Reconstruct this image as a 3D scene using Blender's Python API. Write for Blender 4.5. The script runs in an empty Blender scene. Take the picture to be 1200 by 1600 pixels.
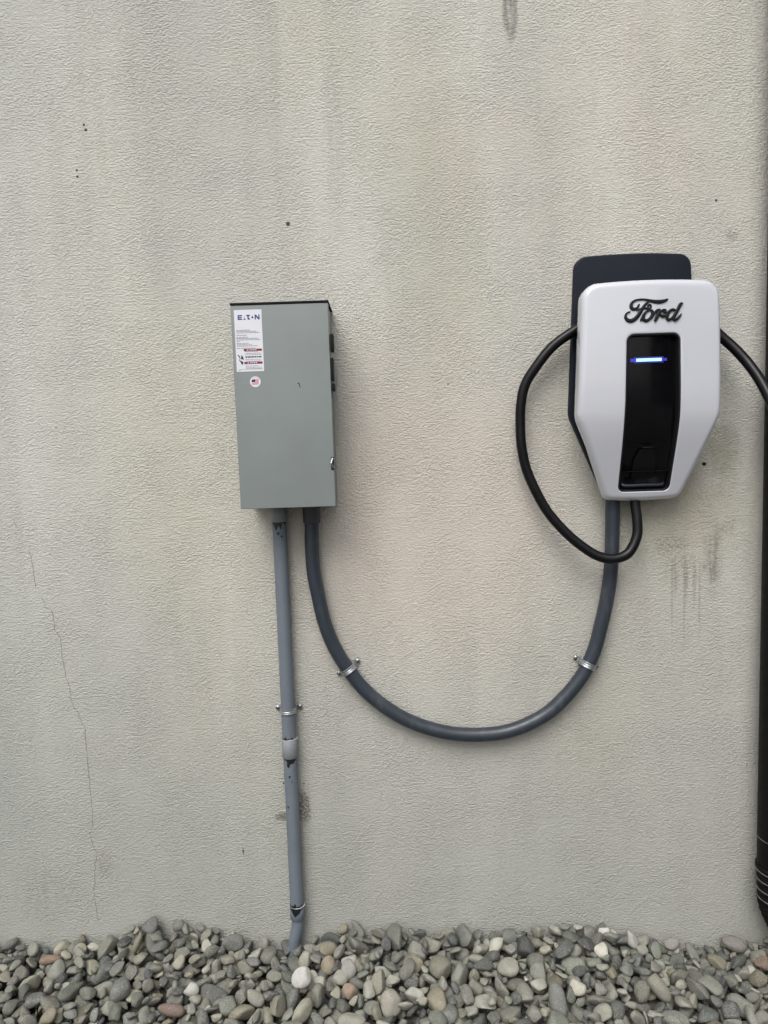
import bpy, bmesh, math, random
import numpy as np
from mathutils import Vector, Matrix
R = math.radians
sc = bpy.context.scene
COL = sc.collection
# ------------------------------------------------------------------ camera
PITCH, ROLL, FPX, CD, CH = 5.6, 1.85, 1155.0, 1.74, 1.28
_p, _r = R(PITCH), R(ROLL)
_F = np.array([0, math.cos(_p), -math.sin(_p)])
_R0 = np.array([1.0, 0, 0]); _U0 = np.cross(_R0, _F)
_RT = _R0 * math.cos(_r) - _U0 * math.sin(_r)
_UP = _U0 * math.cos(_r) + _R0 * math.sin(_r)
_C = np.array([0, -CD, CH])
cam_d = bpy.data.cameras.new('camera')
cam = bpy.data.objects.new('camera', cam_d); COL.objects.link(cam)
cam_d.sensor_fit = 'VERTICAL'; cam_d.sensor_height = 36; cam_d.lens = FPX / 1600 * 36
cam_d.clip_start = 0.02; cam_d.clip_end = 2000
cam.matrix_world = Matrix(((_RT[0], _UP[0], -_F[0], _C[0]), (_RT[1], _UP[1], -_F[1], _C[1]),
                           (_RT[2], _UP[2], -_F[2], _C[2]), (0, 0, 0, 1)))
sc.camera = cam

def P(px, py, d=0.0):
    """point standing d metres out from the wall plane, measured from the photograph"""
    v = _F + _RT * (px - 600) / FPX - _UP * (py - 800) / FPX
    t = (-d - _C[1]) / v[1]
    return _C + v * t

# ------------------------------------------------------------------ light
SUN_EL, SUN_AZ = 54, -20          # azimuth measured from straight out of the wall, minus = from the left
world = bpy.data.worlds.new('World'); sc.world = world; world.use_nodes = True
wn, wl = world.node_tree.nodes, world.node_tree.links
wn.clear()
wo = wn.new('ShaderNodeOutputWorld'); bg = wn.new('ShaderNodeBackground'); sky = wn.new('ShaderNodeTexSky')
hs = wn.new('ShaderNodeHueSaturation')
sky.sky_type = 'NISHITA'; sky.sun_disc = False
sky.sun_elevation = R(SUN_EL); sky.sun_rotation = R(180 + SUN_AZ * -1)
sky.air_density = 1.0; sky.dust_density = 5.0; sky.ozone_density = 1.0
hs.inputs['Saturation'].default_value = 0.3
bg.inputs['Strength'].default_value = 0.13
wl.new(sky.outputs[0], hs.inputs['Color']); wl.new(hs.outputs[0], bg.inputs[0]); wl.new(bg.outputs[0], wo.inputs[0])
sd = bpy.data.lights.new('sun', 'SUN'); sd.energy = 1.15; sd.angle = R(38); sd.color = (1, 0.99, 0.965)
sun = bpy.data.objects.new('sun', sd); COL.objects.link(sun)
_dir = Vector((math.sin(R(SUN_AZ)) * math.cos(R(SUN_EL)), -math.cos(R(SUN_AZ)) * math.cos(R(SUN_EL)), math.sin(R(SUN_EL))))
sun.rotation_euler = _dir.to_track_quat('Z', 'Y').to_euler()
sun.location = (-3, -5, 6)
sc.view_settings.view_transform = 'Standard'; sc.view_settings.look = 'None'
sc.view_settings.exposure = 0.43; sc.view_settings.gamma = 1

# ------------------------------------------------------------------ materials
class NT:
    def __init__(s, m): s.t = m.node_tree; s.n = s.t.nodes; s.l = s.t.links
    def node(s, typ, ins=None, **kw):
        n = s.n.new('ShaderNode' + typ)
        for k, v in kw.items(): setattr(n, k, v)
        for k, v in (ins or {}).items(): s.put(n.inputs[k], v)
        return n
    def put(s, sock, v):
        if hasattr(v, 'is_output'): s.l.new(v, sock)
        else: sock.default_value = v
    def math(s, op, a, b=0.0, c=None, clamp=False):
        n = s.n.new('ShaderNodeMath'); n.operation = op; n.use_clamp = clamp
        s.put(n.inputs[0], a); s.put(n.inputs[1], b)
        if c is not None: s.put(n.inputs[2], c)
        return n.outputs[0]
    def ramp(s, v, lo, hi, a=0.0, b=1.0, smooth=True):
        n = s.n.new('ShaderNodeMapRange'); n.interpolation_type = 'SMOOTHSTEP' if smooth else 'LINEAR'
        for k, x in (('Value', v), ('From Min', lo), ('From Max', hi), ('To Min', a), ('To Max', b)): s.put(n.inputs[k], x)
        return n.outputs[0]
    def mix(s, f, a, b, mode='MIX'):
        n = s.n.new('ShaderNodeMix'); n.data_type = 'RGBA'; n.blend_type = mode
        s.put(n.inputs[0], f); s.put(n.inputs[6], a); s.put(n.inputs[7], b)
        return n.outputs[2]
    def noise(s, vec, scale, detail=4, rough=0.5, w=None, dist=0.0):
        n = s.node('TexNoise', {'Scale': scale, 'Detail': detail, 'Roughness': rough, 'Distortion': dist})
        if vec is not None: s.l.new(vec, n.inputs['Vector'])
        if w is not None: n.noise_dimensions = '4D'; s.put(n.inputs['W'], w)
        return n.outputs[0]
    def mapping(s, vec, scale=(1, 1, 1), loc=(0, 0, 0), rot=(0, 0, 0)):
        n = s.node('Mapping'); s.l.new(vec, n.inputs[0])
        n.inputs['Scale'].default_value = scale; n.inputs['Location'].default_value = loc; n.inputs['Rotation'].default_value = rot
        return n.outputs[0]

def c4(c): return (c[0], c[1], c[2], 1.0)
def srgb(r, g, b):
    f = lambda v: ((v / 255 + 0.055) / 1.055) ** 2.4 if v > 10 else v / 255 / 12.92
    return (f(r), f(g), f(b))

def new_mat(name):
    m = bpy.data.materials.new(name); m.use_nodes = True
    return m, NT(m), m.node_tree.nodes['Principled BSDF']

def mat(name, col, rough=0.5, metal=0.0, var=0.06, vscale=30, bump=0.0, bscale=200, coat=0.0, dirt=None, dirt_amt=0.0, dirt_scale=12, spec=0.5):
    m, T, b = new_mat(name)
    tc = T.node('TexCoord').outputs['Object']
    n1 = T.noise(tc, vscale, 5, 0.6)
    lo = c4([x * (1 - var) for x in col]); hi = c4([min(1, x * (1 + var)) for x in col])
    c = T.mix(T.ramp(n1, 0.3, 0.7), lo, hi)
    if dirt:
        n2 = T.noise(T.mapping(tc, (1, 1, 0.35)), dirt_scale, 6, 0.65)
        c = T.mix(T.math('MULTIPLY', T.ramp(n2, 0.5, 0.72), dirt_amt), c, c4(dirt))
    T.put(b.inputs['Base Color'], c)
    T.put(b.inputs['Roughness'], T.ramp(T.noise(tc, vscale * 2.3, 4), 0.2, 0.8, max(0, rough - 0.06), min(1, rough + 0.06)))
    b.inputs['Metallic'].default_value = metal
    b.inputs['Specular IOR Level'].default_value = spec
    if coat: b.inputs['Coat Weight'].default_value = coat; b.inputs['Coat Roughness'].default_value = 0.03
    if bump:
        bn = T.node('Bump', {'Height': T.noise(tc, bscale, 4), 'Strength': bump, 'Distance': 0.001})
        T.l.new(bn.outputs[0], b.inputs['Normal'])
    return m

M = {}
M['box'] = mat('grey_enamel', srgb(125, 132, 131), 0.42, var=0.035, vscale=7, bump=0.12, bscale=700, dirt=srgb(112, 118, 112), dirt_amt=0.25, dirt_scale=9)
M['box_dark'] = mat('dark_gasket', srgb(20, 21, 21), 0.7, spec=0.2)
M['ink_rose'] = mat('faint_rose_ink', srgb(190, 165, 165), 0.5)
M['black_plastic'] = mat('black_plastic', (0.008, 0.008, 0.009), 0.6, bump=0.2, bscale=900, spec=0.15)
M['steel'] = mat('galvanised_steel', (0.42, 0.44, 0.46), 0.36, metal=0.85, var=0.25, vscale=260, bump=0.15)
M['screw'] = mat('screw_steel', (0.36, 0.36, 0.35), 0.3, metal=0.95, var=0.3, vscale=300)
M['paper'] = mat('label_paper', (0.66, 0.67, 0.71), 0.45, var=0.02)
M['ink'] = mat('grey_ink', (0.20, 0.20, 0.22), 0.6)
M['ink_black'] = mat('black_ink', (0.02, 0.02, 0.022), 0.6)
M['ink_blue'] = mat('blue_ink', srgb(8, 62, 122), 0.5)
M['ink_navy'] = mat('navy_ink', srgb(20, 22, 60), 0.5)
M['ink_red'] = mat('red_ink', srgb(120, 22, 42), 0.5)
M['ink_pink'] = mat('faded_red_ink', srgb(205, 110, 130), 0.5)
M['pvc'] = mat('grey_pvc', srgb(102, 110, 118), 0.5, var=0.05, vscale=18, bump=0.1, dirt=srgb(84, 92, 98), dirt_amt=0.4, dirt_scale=14)
M['pvc_light'] = mat('light_grey_pvc', srgb(128, 131, 135), 0.5, var=0.06, dirt=srgb(96, 98, 98), dirt_amt=0.4, dirt_scale=40)
M['pvc_edge'] = mat('pale_cut_pvc', srgb(190, 192, 192), 0.5)
M['glue'] = mat('black_solvent_glue', (0.012, 0.013, 0.016), 0.35, bump=0.5, bscale=400)
M['flex'] = mat('slate_conduit', srgb(46, 53, 61), 0.36, var=0.07, vscale=25, bump=0.12, bscale=500, dirt=srgb(98, 101, 103), dirt_amt=0.25, dirt_scale=40)
M['fitting'] = mat('dark_grey_fitting', srgb(62, 62, 68), 0.5, var=0.08)
M['white'] = mat('white_gloss', srgb(194, 196, 203), 0.12, var=0.012, vscale=4, coat=1.0)
M['plate'] = mat('slate_plate', srgb(20, 26, 36), 0.5, var=0.06, spec=0.22, bump=0.15, bscale=900)
M['ledge'] = mat('satin_slate', (0.008, 0.011, 0.017), 0.42)
M['panel'] = mat('black_glass', (0.003, 0.003, 0.004), 0.16, var=0.1, spec=0.25)
M['socket'] = mat('satin_black', (0.004, 0.004, 0.005), 0.4, spec=0.25)
M['gasket'] = mat('black_rubber_rim', (0.009, 0.009, 0.010), 0.4, spec=0.3)
M['emblem'] = mat('emblem_black', (0.006, 0.007, 0.008), 0.35, spec=0.3)
M['cable'] = mat('black_cable_rubber', (0.005, 0.005, 0.006), 0.32, spec=0.25, var=0.15, vscale=60, bump=0.12, bscale=600)
M['drain'] = mat('black_drain_pipe', (0.004, 0.004, 0.004), 0.55, spec=0.15, var=0.2, bump=0.2, bscale=300)
M['drain_rim'] = mat('pale_glint_rim', (0.13, 0.13, 0.125), 0.35, var=0.2, vscale=80)  # light caught on the rim lips, put into a paler grey
M['crack'] = mat('crack_shadow', srgb(112, 108, 100), 0.9, var=0.2, vscale=200)
M['hole'] = mat('hole_black', (0.008, 0.008, 0.008), 0.9)

def emis(name, col, strength):
    m, T, b = new_mat(name)
    b.inputs['Base Color'].default_value = (0.02, 0.02, 0.03, 1)
    b.inputs['Emission Color'].default_value = c4(col); b.inputs['Emission Strength'].default_value = strength
    return m
M['led'] = emis('led_core', (0.22, 0.42, 1.0), 2.3)
M['led_glow'] = emis('led_glow', (0.02, 0.01, 1.0), 0.12)  # dim blue emission standing in for the glow around the light
M['led_dim'] = emis('led_edge', (0.06, 0.03, 1.0), 0.42)

# ---- rendered wall material
def wall_material():
    m, T, b = new_mat('stucco_render')
    oc = T.node('TexCoord').outputs['Object']
    sep = T.node('SeparateXYZ'); T.l.new(oc, sep.inputs[0]); X, Z = sep.outputs[0], sep.outputs[2]
    base = T.mix(T.ramp(T.noise(oc, 1.1, 3, 0.5), 0.36, 0.64), c4(srgb(185, 185, 178)), c4(srgb(193, 190, 181)))
    n2 = T.noise(T.mapping(oc, (1, 1, 0.6), (3.1, 0, 7.7)), 2.3, 4, 0.55)
    base = T.mix(T.math('MULTIPLY', T.ramp(n2, 0.5, 0.75), 0.45), base, c4(srgb(189, 185, 165)))   # yellowish bloom
    n3 = T.noise(T.mapping(oc, (1, 1, 0.8), (9.1, 0, 1.7)), 1.7, 4, 0.5)
    base = T.mix(T.math('MULTIPLY', T.ramp(n3, 0.52, 0.72), 0.55), base, c4(srgb(195, 186, 177)))   # pinkish bloom
    band = T.noise(T.mapping(oc, (1, 1, 0.13), (4.7, 0, 0.3)), 4.2, 4, 0.6)
    base = T.mix(T.ramp(band, 0.36, 0.5, 0.32, 0.0), base, c4(srgb(167, 168, 160)))
    base = T.mix(T.ramp(band, 0.5, 0.66, 0.0, 0.45), base, c4(srgb(204, 203, 194)))
    base = T.mix(T.ramp(X, -1.0, -0.4, 0.35, 0.0), base, c4(srgb(178, 182, 180)))
    fine = T.noise(oc, 55, 5, 0.65)
    base = T.mix(T.math('MULTIPLY', T.ramp(fine, 0.4, 0.75), 0.18), base, c4(srgb(160, 156, 146)))
    # rain streaks running down the render
    st = T.noise(T.mapping(oc, (26, 1, 0.7)), 1.0, 4, 0.6)
    st2 = T.noise(T.mapping(oc, (1, 1, 0.5), (0, 0, 4.2)), 1.4, 2, 0.5)
    base = T.mix(T.math('MULTIPLY', T.math('MULTIPLY', T.ramp(st, 0.5, 0.75), T.ramp(st2, 0.42, 0.65)), 0.16), base, c4(srgb(138, 134, 122)))
    # light falloff towards the ground painted in, with some splash grime
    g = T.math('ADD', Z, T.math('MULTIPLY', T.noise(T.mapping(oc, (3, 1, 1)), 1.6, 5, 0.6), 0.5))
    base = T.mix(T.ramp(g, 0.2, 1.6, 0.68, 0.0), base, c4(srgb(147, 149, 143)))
    wob = T.math('SUBTRACT', T.noise(oc, 28, 5, 0.7), 0.5)
    grit = T.noise(T.mapping(oc, (1.0, 1, 1.0)), 150, 3, 0.7)
    streak = T.math('ADD', T.math('MULTIPLY', T.noise(T.mapping(oc, (110, 1, 9)), 1.0, 4, 0.65), 0.55), T.math('MULTIPLY', T.noise(oc, 120, 4, 0.7), 0.45))
    def blot(px, py, w, h, col, amt, soft=0.8, wobble=1.6, tex=None, lo=0.35, hi=0.6):
        nonlocal base
        c = P(px, py); k = 0.001506
        ex = T.math('DIVIDE', T.math('SUBTRACT', X, float(c[0])), w * k)
        ez = T.math('DIVIDE', T.math('SUBTRACT', Z, float(c[2])), h * k)
        r = T.math('SQRT', T.math('ADD', T.math('MULTIPLY', ex, ex), T.math('MULTIPLY', ez, ez)))
        r = T.math('ADD', r, T.math('MULTIPLY', wob, wobble))
        f = T.ramp(r, 1.0 - soft * 0.5, 1.0 + soft * 0.5, amt, 0.0)
        if tex is not None: f = T.math('MULTIPLY', f, T.ramp(tex, lo, hi))
        base = T.mix(f, base, c4(col))
    D1, D2 = srgb(96, 92, 84), srgb(120, 114, 102)
    blot(797, 14, 11, 44, srgb(126, 124, 118), 0.85, 0.5, 0.9, streak, 0.36, 0.56)
    blot(1115, 872, 13, 46, srgb(118, 116, 112), 0.72, 1.0, 2.2, streak, 0.36, 0.6)
    blot(1140, 822, 10, 14, D2, 0.6, 0.9, 2.2, grit, 0.42, 0.6)
    blot(1045, 850, 24, 15, D1, 0.55, 0.9, 2.4, grit, 0.44, 0.62)
    blot(1075, 895, 34, 26, D2, 0.38, 1.2, 2.4, streak, 0.4, 0.62)
    blot(1090, 720, 60, 70, D2, 0.38, 1.6, 2.2, grit, 0.3, 0.7)
    blot(1130, 700, 22, 40, srgb(132, 128, 112), 0.5, 1.2, 2.2)
    blot(1065, 810, 90, 60, srgb(152, 144, 118), 0.40, 1.6, 1.8)
    blot(474, 1262, 12, 27, D1, 0.8, 0.7, 1.8, grit, 0.34, 0.55)
    blot(441, 1276, 12, 7, D1, 0.8, 0.7, 1.8, grit, 0.34, 0.55)
    blot(1145, 368, 10, 7, D2, 0.5, 0.9, 2.0, grit)
    blot(60, 1400, 50, 40, srgb(128, 130, 124), 0.4, 1.4, 2.0, streak, 0.4, 0.65)
    blot(163, 1350, 12, 22, D2, 0.4, 1.0, 2.2, grit)
    blot(900, 600, 70, 130, srgb(172, 160, 140), 0.25, 1.6, 1.2, streak, 0.3, 0.7)
    blot(290, 140, 80, 240, srgb(172, 172, 166), 0.5, 1.6, 1.5)
    blot(680, 330, 60, 200, srgb(180, 177, 158), 0.35, 1.6, 1.5)
    blot(660, 800, 190, 230, srgb(198, 185, 173), 0.55, 1.5, 1.3)
    blot(300, 760, 110, 200, srgb(196, 190, 170), 0.4, 1.5, 1.3)
    blot(520, 130, 14, 200, srgb(160, 158, 150), 0.4, 1.2, 1.0, streak, 0.35, 0.6)
    for x, y0, y1, w in ((1050, 870, 984, 1.5), (1055, 862, 925, 2.4), (1069, 868, 998, 1.7), (1072, 880, 940, 2.4), (1085, 885, 950, 2.6), (1093, 880, 988, 1.5)):
        blot(x, (y0 + y1) / 2, w, (y1 - y0) / 2 * 1.1, srgb(122, 118, 108), 0.34, 1.2, 1.1)
    for x, y, s in ((131, 195, 1.8), (134, 203, 2.2), (120, 266, 1.7), (121, 276, 1.9), (119, 245, 1.0), (450, 350, 3.2), (380, 1330, 1.6), (1119, 313, 2), (700, 600, 1.2),
                    (443, 1224, 1.5), (475, 1224, 1.2)):
        blot(x, y, s, s, (0.02, 0.02, 0.02), 0.9, 0.5, 0.4)
    blot(380, 1330, 1.0, 7, srgb(70, 68, 62), 0.8, 0.5, 0.3)
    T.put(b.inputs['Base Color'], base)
    b.inputs['Roughness'].default_value = 0.88; b.inputs['Specular IOR Level'].default_value = 0.25
    # orange peel texture: short sagging ridges
    sm = T.noise(oc, 7, 3, 0.6)
    a = T.noise(T.mapping(oc, (0.78, 1, 1.3)), 215, 2, 0.55)
    a2 = T.noise(T.mapping(oc, (0.7, 1, 1.25), (2, 5, 1)), 120, 2, 0.5)
    c = T.noise(T.mapping(oc, (1, 1, 1), (5, 3, 2)), 430, 3, 0.65)
    big = T.noise(oc, 16, 4, 0.55)
    amp = T.ramp(sm, 0.3, 0.7, 0.5, 1.25)
    h = T.math('MULTIPLY', T.math('ADD', T.ramp(a, 0.36, 0.70), T.math('MULTIPLY', T.ramp(a2, 0.3, 0.7), 0.55)), amp)
    h = T.math('ADD', h, T.math('MULTIPLY', c, 0.65))
    h = T.math('ADD', h, T.math('MULTIPLY', big, 0.55))
    bn = T.node('Bump', {'Height': h, 'Strength': 0.6, 'Distance': 0.0027})
    T.l.new(bn.outputs[0], b.inputs['Normal'])
    return m

def stone_material():
    m, T, b = new_mat('river_stone')
    oc = T.node('TexCoord').outputs['Object']
    at = T.node('Attribute', attribute_name='stone_colour')
    sd_ = T.node('Attribute', attribute_name='stone_seed')
    w = T.math('MULTIPLY', sd_.outputs['Fac'], 40.0)
    n1 = T.noise(oc, 60, 5, 0.65, w=w)
    n2 = T.noise(oc, 420, 4, 0.7, w=w)
    n3 = T.noise(oc, 120, 3, 0.5, w=w, dist=1.5)
    col = T.mix(T.math('MULTIPLY', T.ramp(n1, 0.35, 0.7), 0.55), at.outputs['Color'], T.mix(1.0, at.outputs['Color'], (0.62, 0.60, 0.56, 1), 'MULTIPLY'))
    col = T.mix(T.math('MULTIPLY', T.ramp(n2, 0.52, 0.66), 0.5), col, (0.36, 0.355, 0.33, 1))
    col = T.mix(T.math('MULTIPLY', T.ramp(n2, 0.42, 0.28), 0.5), col, (0.035, 0.035, 0.033, 1))
    vein = T.ramp(T.math('ABSOLUTE', T.math('SUBTRACT', n3, 0.5)), 0.0, 0.02, 1.0, 0.0)
    col = T.mix(T.math('MULTIPLY', vein, T.ramp(sd_.outputs['Fac'], 0.7, 0.8, 0.0, 0.5)), col, (0.45, 0.44, 0.40, 1))
    T.put(b.inputs['Base Color'], col)
    b.inputs['Roughness'].default_value = 0.72; b.inputs['Specular IOR Level'].default_value = 0.4
    bn = T.node('Bump', {'Height': T.math('ADD', n2, T.math('MULTIPLY', n1, 1.6)), 'Strength': 0.7, 'Distance': 0.0016})
    T.l.new(bn.outputs[0], b.inputs['Normal'])
    return m

def ground_material():
    m, T, b = new_mat('ground_soil')
    oc = T.node('TexCoord').outputs['Object']
    v = T.node('TexVoronoi', {'Scale': 32.0}); T.l.new(oc, v.inputs['Vector'])
    col = T.mix(T.ramp(T.noise(oc, 40, 4), 0.3, 0.7), (0.05, 0.048, 0.042, 1), (0.13, 0.125, 0.11, 1))
    T.put(b.inputs['Base Color'], col); b.inputs['Roughness'].default_value = 0.9
    bn = T.node('Bump', {'Height': v.outputs['Distance'], 'Strength': 1.0, 'Distance': 0.02}); bn.invert = True
    T.l.new(bn.outputs[0], b.inputs['Normal'])
    return m

# ------------------------------------------------------------------ object helpers
def obj(name, verts, faces, m=None, parent=None, smooth=False, loc=None):
    me = bpy.data.meshes.new(name)
    me.from_pydata([tuple(map(float, v)) for v in verts], [], faces); me.update()
    if smooth: me.polygons.foreach_set('use_smooth', [True] * len(me.polygons))
    if m: me.materials.append(m)
    o = bpy.data.objects.new(name, me); COL.objects.link(o)
    if parent: o.parent = parent; o.matrix_parent_inverse = Matrix.Translation(-parent.location)
    return o

def fix_normals(o):
    bm = bmesh.new(); bm.from_mesh(o.data); bmesh.ops.recalc_face_normals(bm, faces=bm.faces); bm.to_mesh(o.data); bm.free()

def auto_smooth(o, ang=35):
    me = o.data
    me.polygons.foreach_set('use_smooth', [True] * len(me.polygons))
    bm = bmesh.new(); bm.from_mesh(me)
    for e in bm.edges:
        if len(e.link_faces) == 2 and e.calc_face_angle(0) > R(ang): e.smooth = False
    bm.to_mesh(me); bm.free()

def thing(name, label, cat, loc, group=None):
    o = bpy.data.objects.new(name, None); COL.objects.link(o)
    o.empty_display_size = 0.05; o.location = tuple(map(float, loc)); tag(o, label, cat, group); return o

def tag(o, label, cat, group=None):
    o['label'] = label; o['category'] = cat
    if group: o['group'] = group
    return o

class Geo:
    def __init__(s): s.v = []; s.f = []
    def add(s, v, f):
        k = len(s.v); s.v += [tuple(map(float, p)) for p in v]; s.f += [tuple(i + k for i in q) for q in f]; return s
    def box(s, x0, x1, y0, y1, z0, z1, bev=0.0, seg=2):
        bm = bmesh.new(); bmesh.ops.create_cube(bm, size=1.0)
        for v in bm.verts: v.co = Vector(((x0 + x1) / 2 + v.co.x * (x1 - x0), (y0 + y1) / 2 + v.co.y * (y1 - y0), (z0 + z1) / 2 + v.co.z * (z1 - z0)))
        if bev: bmesh.ops.bevel(bm, geom=list(bm.edges), offset=bev, segments=seg, affect='EDGES', profile=0.6)
        bm.verts.index_update(); s.add([v.co[:] for v in bm.verts], [[v.index for v in f.verts] for f in bm.faces]); bm.free(); return s
    def prism(s, pts, d0, d1):
        """polygon in the wall plane (x,z), from d0 to d1 metres out of the wall"""
        n = len(pts)
        a = sum(pts[i][0] * pts[(i + 1) % n][1] - pts[(i + 1) % n][0] * pts[i][1] for i in range(n))
        if a < 0: pts = pts[::-1]
        v = [(x, -d0, z) for x, z in pts] + [(x, -d1, z) for x, z in pts]
        f = [tuple(range(n))[::-1], tuple(range(n, 2 * n))] + [(i, (i + 1) % n, n + (i + 1) % n, n + i) for i in range(n)]
        return s.add(v, f)
    def build(s, name, m, parent=None, smooth=True, ang=35):
        o = obj(name, s.v, s.f, m, parent); fix_normals(o)
        if smooth: auto_smooth(o, ang)
        return o

def catmull(pts, n=10):
    p = [np.array(q, float) for q in pts]; p = [2 * p[0] - p[1]] + p + [2 * p[-1] - p[-2]]; out = []
    for i in range(1, len(p) - 2):
        for k in range(n):
            t = k / n
            out.append(0.5 * ((2 * p[i]) + (-p[i - 1] + p[i + 1]) * t + (2 * p[i - 1] - 5 * p[i] + 4 * p[i + 1] - p[i + 2]) * t * t + (-p[i - 1] + 3 * p[i] - 3 * p[i + 1] + p[i + 2]) * t ** 3))
    out.append(p[-2]); return out

def tube(geo, path, rad, n=20, flat=1.0, power=2.0, cap=True):
    """swept tube; flat squashes it along the wall normal, power > 2 gives a flatter top"""
    path = [np.array(p, float) for p in path]; m = len(path)
    rad = [rad] * m if not hasattr(rad, '__len__') else rad
    verts = []; prev = None
    for i, p in enumerate(path):
        t = path[min(i + 1, m - 1)] - path[max(i - 1, 0)]; t /= (np.linalg.norm(t) + 1e-12)
        if prev is None:
            ref = np.array([0, -1.0, 0]) if abs(t[1]) < 0.9 else np.array([1.0, 0, 0])
        else: ref = prev
        a = ref - t * np.dot(ref, t); a /= np.linalg.norm(a); prev = a
        b = np.cross(t, a)
        for k in range(n):
            th = 2 * math.pi * k / n; c, s_ = math.cos(th), math.sin(th)
            e = 2.0 / power
            c = math.copysign(abs(c) ** e, c); s_ = math.copysign(abs(s_) ** e, s_)
            verts.append(p + a * c * rad[i] * flat + b * s_ * rad[i])
    f = [(i * n + k, i * n + (k + 1) % n, (i + 1) * n + (k + 1) % n, (i + 1) * n + k) for i in range(m - 1) for k in range(n)]
    if cap: f += [tuple(range(n))[::-1], tuple(range((m - 1) * n, m * n))]
    geo.add(verts, f); return geo

def revolve(geo, prof, cx, cy, n=48):
    """profile (radius, z) spun about a vertical axis"""
    m = len(prof)
    v = [(cx + r * math.cos(2 * math.pi * k / n), cy + r * math.sin(2 * math.pi * k / n), z) for r, z in prof for k in range(n)]
    f = [(i * n + k, i * n + (k + 1) % n, (i + 1) * n + (k + 1) % n, (i + 1) * n + k) for i in range(m - 1) for k in range(n)]
    geo.add(v, f); return geo

def round_poly(pts, rads, seg=8, sub=4):
    """rounded polygon with the same point count per corner and side, for matching outlines"""
    n = len(pts); corners = []
    for i in range(n):
        p = np.array(pts[i], float); a = np.array(pts[i - 1], float) - p; b = np.array(pts[(i + 1) % n], float) - p
        a /= np.linalg.norm(a); b /= np.linalg.norm(b)
        half = math.acos(max(-1, min(1, np.dot(a, b)))) / 2
        off = rads[i] / math.tan(half); s0, s1 = p + a * off, p + b * off
        bis = a + b; bis /= np.linalg.norm(bis); c = p + bis * rads[i] / math.sin(half)
        v0, v1 = s0 - c, s1 - c; A0 = math.atan2(v0[1], v0[0]); dA = math.atan2(v1[1], v1[0]) - A0
        dA = (dA + math.pi) % (2 * math.pi) - math.pi
        corners.append([c + rads[i] * np.array([math.cos(A0 + dA * k / seg), math.sin(A0 + dA * k / seg)]) for k in range(seg + 1)])
    out = []
    for i in range(n):
        out += corners[i]; q = corners[(i + 1) % n][0]; e = corners[i][-1]
        out += [e + (q - e) * (k + 1) / (sub + 1) for k in range(sub)]
    return np.array(out)

def stitch(geo, rings, cap0=False, cap1=False):
    n = len(rings[0]); v = [p for r in rings for p in r]
    f = [(i * n + k, i * n + (k + 1) % n, (i + 1) * n + (k + 1) % n, (i + 1) * n + k) for i in range(len(rings) - 1) for k in range(n)]
    if cap0: f.append(tuple(range(n))[::-1])
    if cap1: f.append(tuple(range((len(rings) - 1) * n, len(rings) * n)))
    geo.add(v, f); return geo

rng = random.Random(7)

# ================================================================== the wall and the ground
wall = thing('rendered_wall', 'pale beige textured rendered wall behind the charger and grey switch box, stained and cracked', 'wall', (0, 0, 0))
g = Geo(); g.box(-5, 5, 0, 0.22, -0.6, 3.6)
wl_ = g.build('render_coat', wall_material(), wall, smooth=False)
crack_px = [(20, 812), (26, 822), (31, 828), None, (46, 862), (51, 880), (54, 905), (56, 918), None, (66, 935), (72, 950), (80, 953), (84, 962), (86, 985), (95, 997), (97, 1025), (101, 1045), (104, 1062), (109, 1072),
            (111, 1092), (116, 1107), (121, 1110), (128, 1128), (133, 1140), (135, 1170), (137, 1190), (140, 1225), (144, 1270), (145, 1290), (140, 1305), (146, 1322), (152, 1333), (150, 1345), (148, 1360), (148, 1375), (147, 1395), (151, 1420), (154, 1440)]
g = Geo(); seg = []; segs = []
for q in crack_px + [None]:
    if q is None: segs.append(seg); seg = []
    else: seg.append(q)
for s_ in segs:
    pts = []
    for a, b_ in zip(s_, s_[1:]):
        k = max(2, int(math.hypot(b_[0] - a[0], b_[1] - a[1]) / 3))
        for j in range(k):
            t = j / k; pts.append(P(a[0] + (b_[0] - a[0]) * t + rng.gauss(0, 0.55), a[1] + (b_[1] - a[1]) * t))
    pts.append(P(*s_[-1]))
    L = []; Rr = []
    for i, p in enumerate(pts):
        w = rng.uniform(0.25, 0.8) * 0.00085
        L.append((p[0] - w, -0.0006, p[2])); Rr.append((p[0] + w, -0.0006, p[2]))
    n = len(pts); g.add(L + Rr, [(i, n + i, n + i + 1, i + 1) for i in range(n - 1)])
g.build('crack', M['crack'], wall, smooth=False)
c = P(1100, 725); g = Geo()
g.add([(c[0] + 0.0055 * math.cos(a) * rng.uniform(.85, 1.1), -0.0007, c[2] + 0.0045 * math.sin(a) * rng.uniform(.85, 1.1)) for a in [k * math.pi / 8 for k in range(16)]], [tuple(range(16))])
g.build('drill_hole', M['hole'], wall, smooth=False)

# height of the gravel bed along the wall
line_px = [(-260, 1478), (0, 1486), (30, 1478), (62, 1497), (100, 1484), (150, 1472), (200, 1455), (250, 1450), (330, 1464), (390, 1484), (460, 1490), (510, 1470), (560, 1456), (630, 1460), (700, 1464),
           (780, 1470), (870, 1455), (960, 1464), (1020, 1479), (1060, 1488), (1100, 1494), (1150, 1486), (1200, 1482), (1460, 1478)]
LX = [float(P(x, y, 0.03)[0]) for x, y in line_px]; LZ = [float(P(x, y, 0.03)[2]) for x, y in line_px]
def bed(x, y):
    t = np.interp(x, LX, LZ); s = np.interp(x, [-1.6, 0, 1.4], [0.06, 0.055, 0.0])
    w = np.clip(-np.asarray(y) / 0.22, 0, 1)
    h = t * (1 - w) + s * w
    far = np.clip((np.abs(x) - 1.7) / 0.6, 0, 1); h = h * (1 - far) + 0.0 * far
    return h
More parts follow.
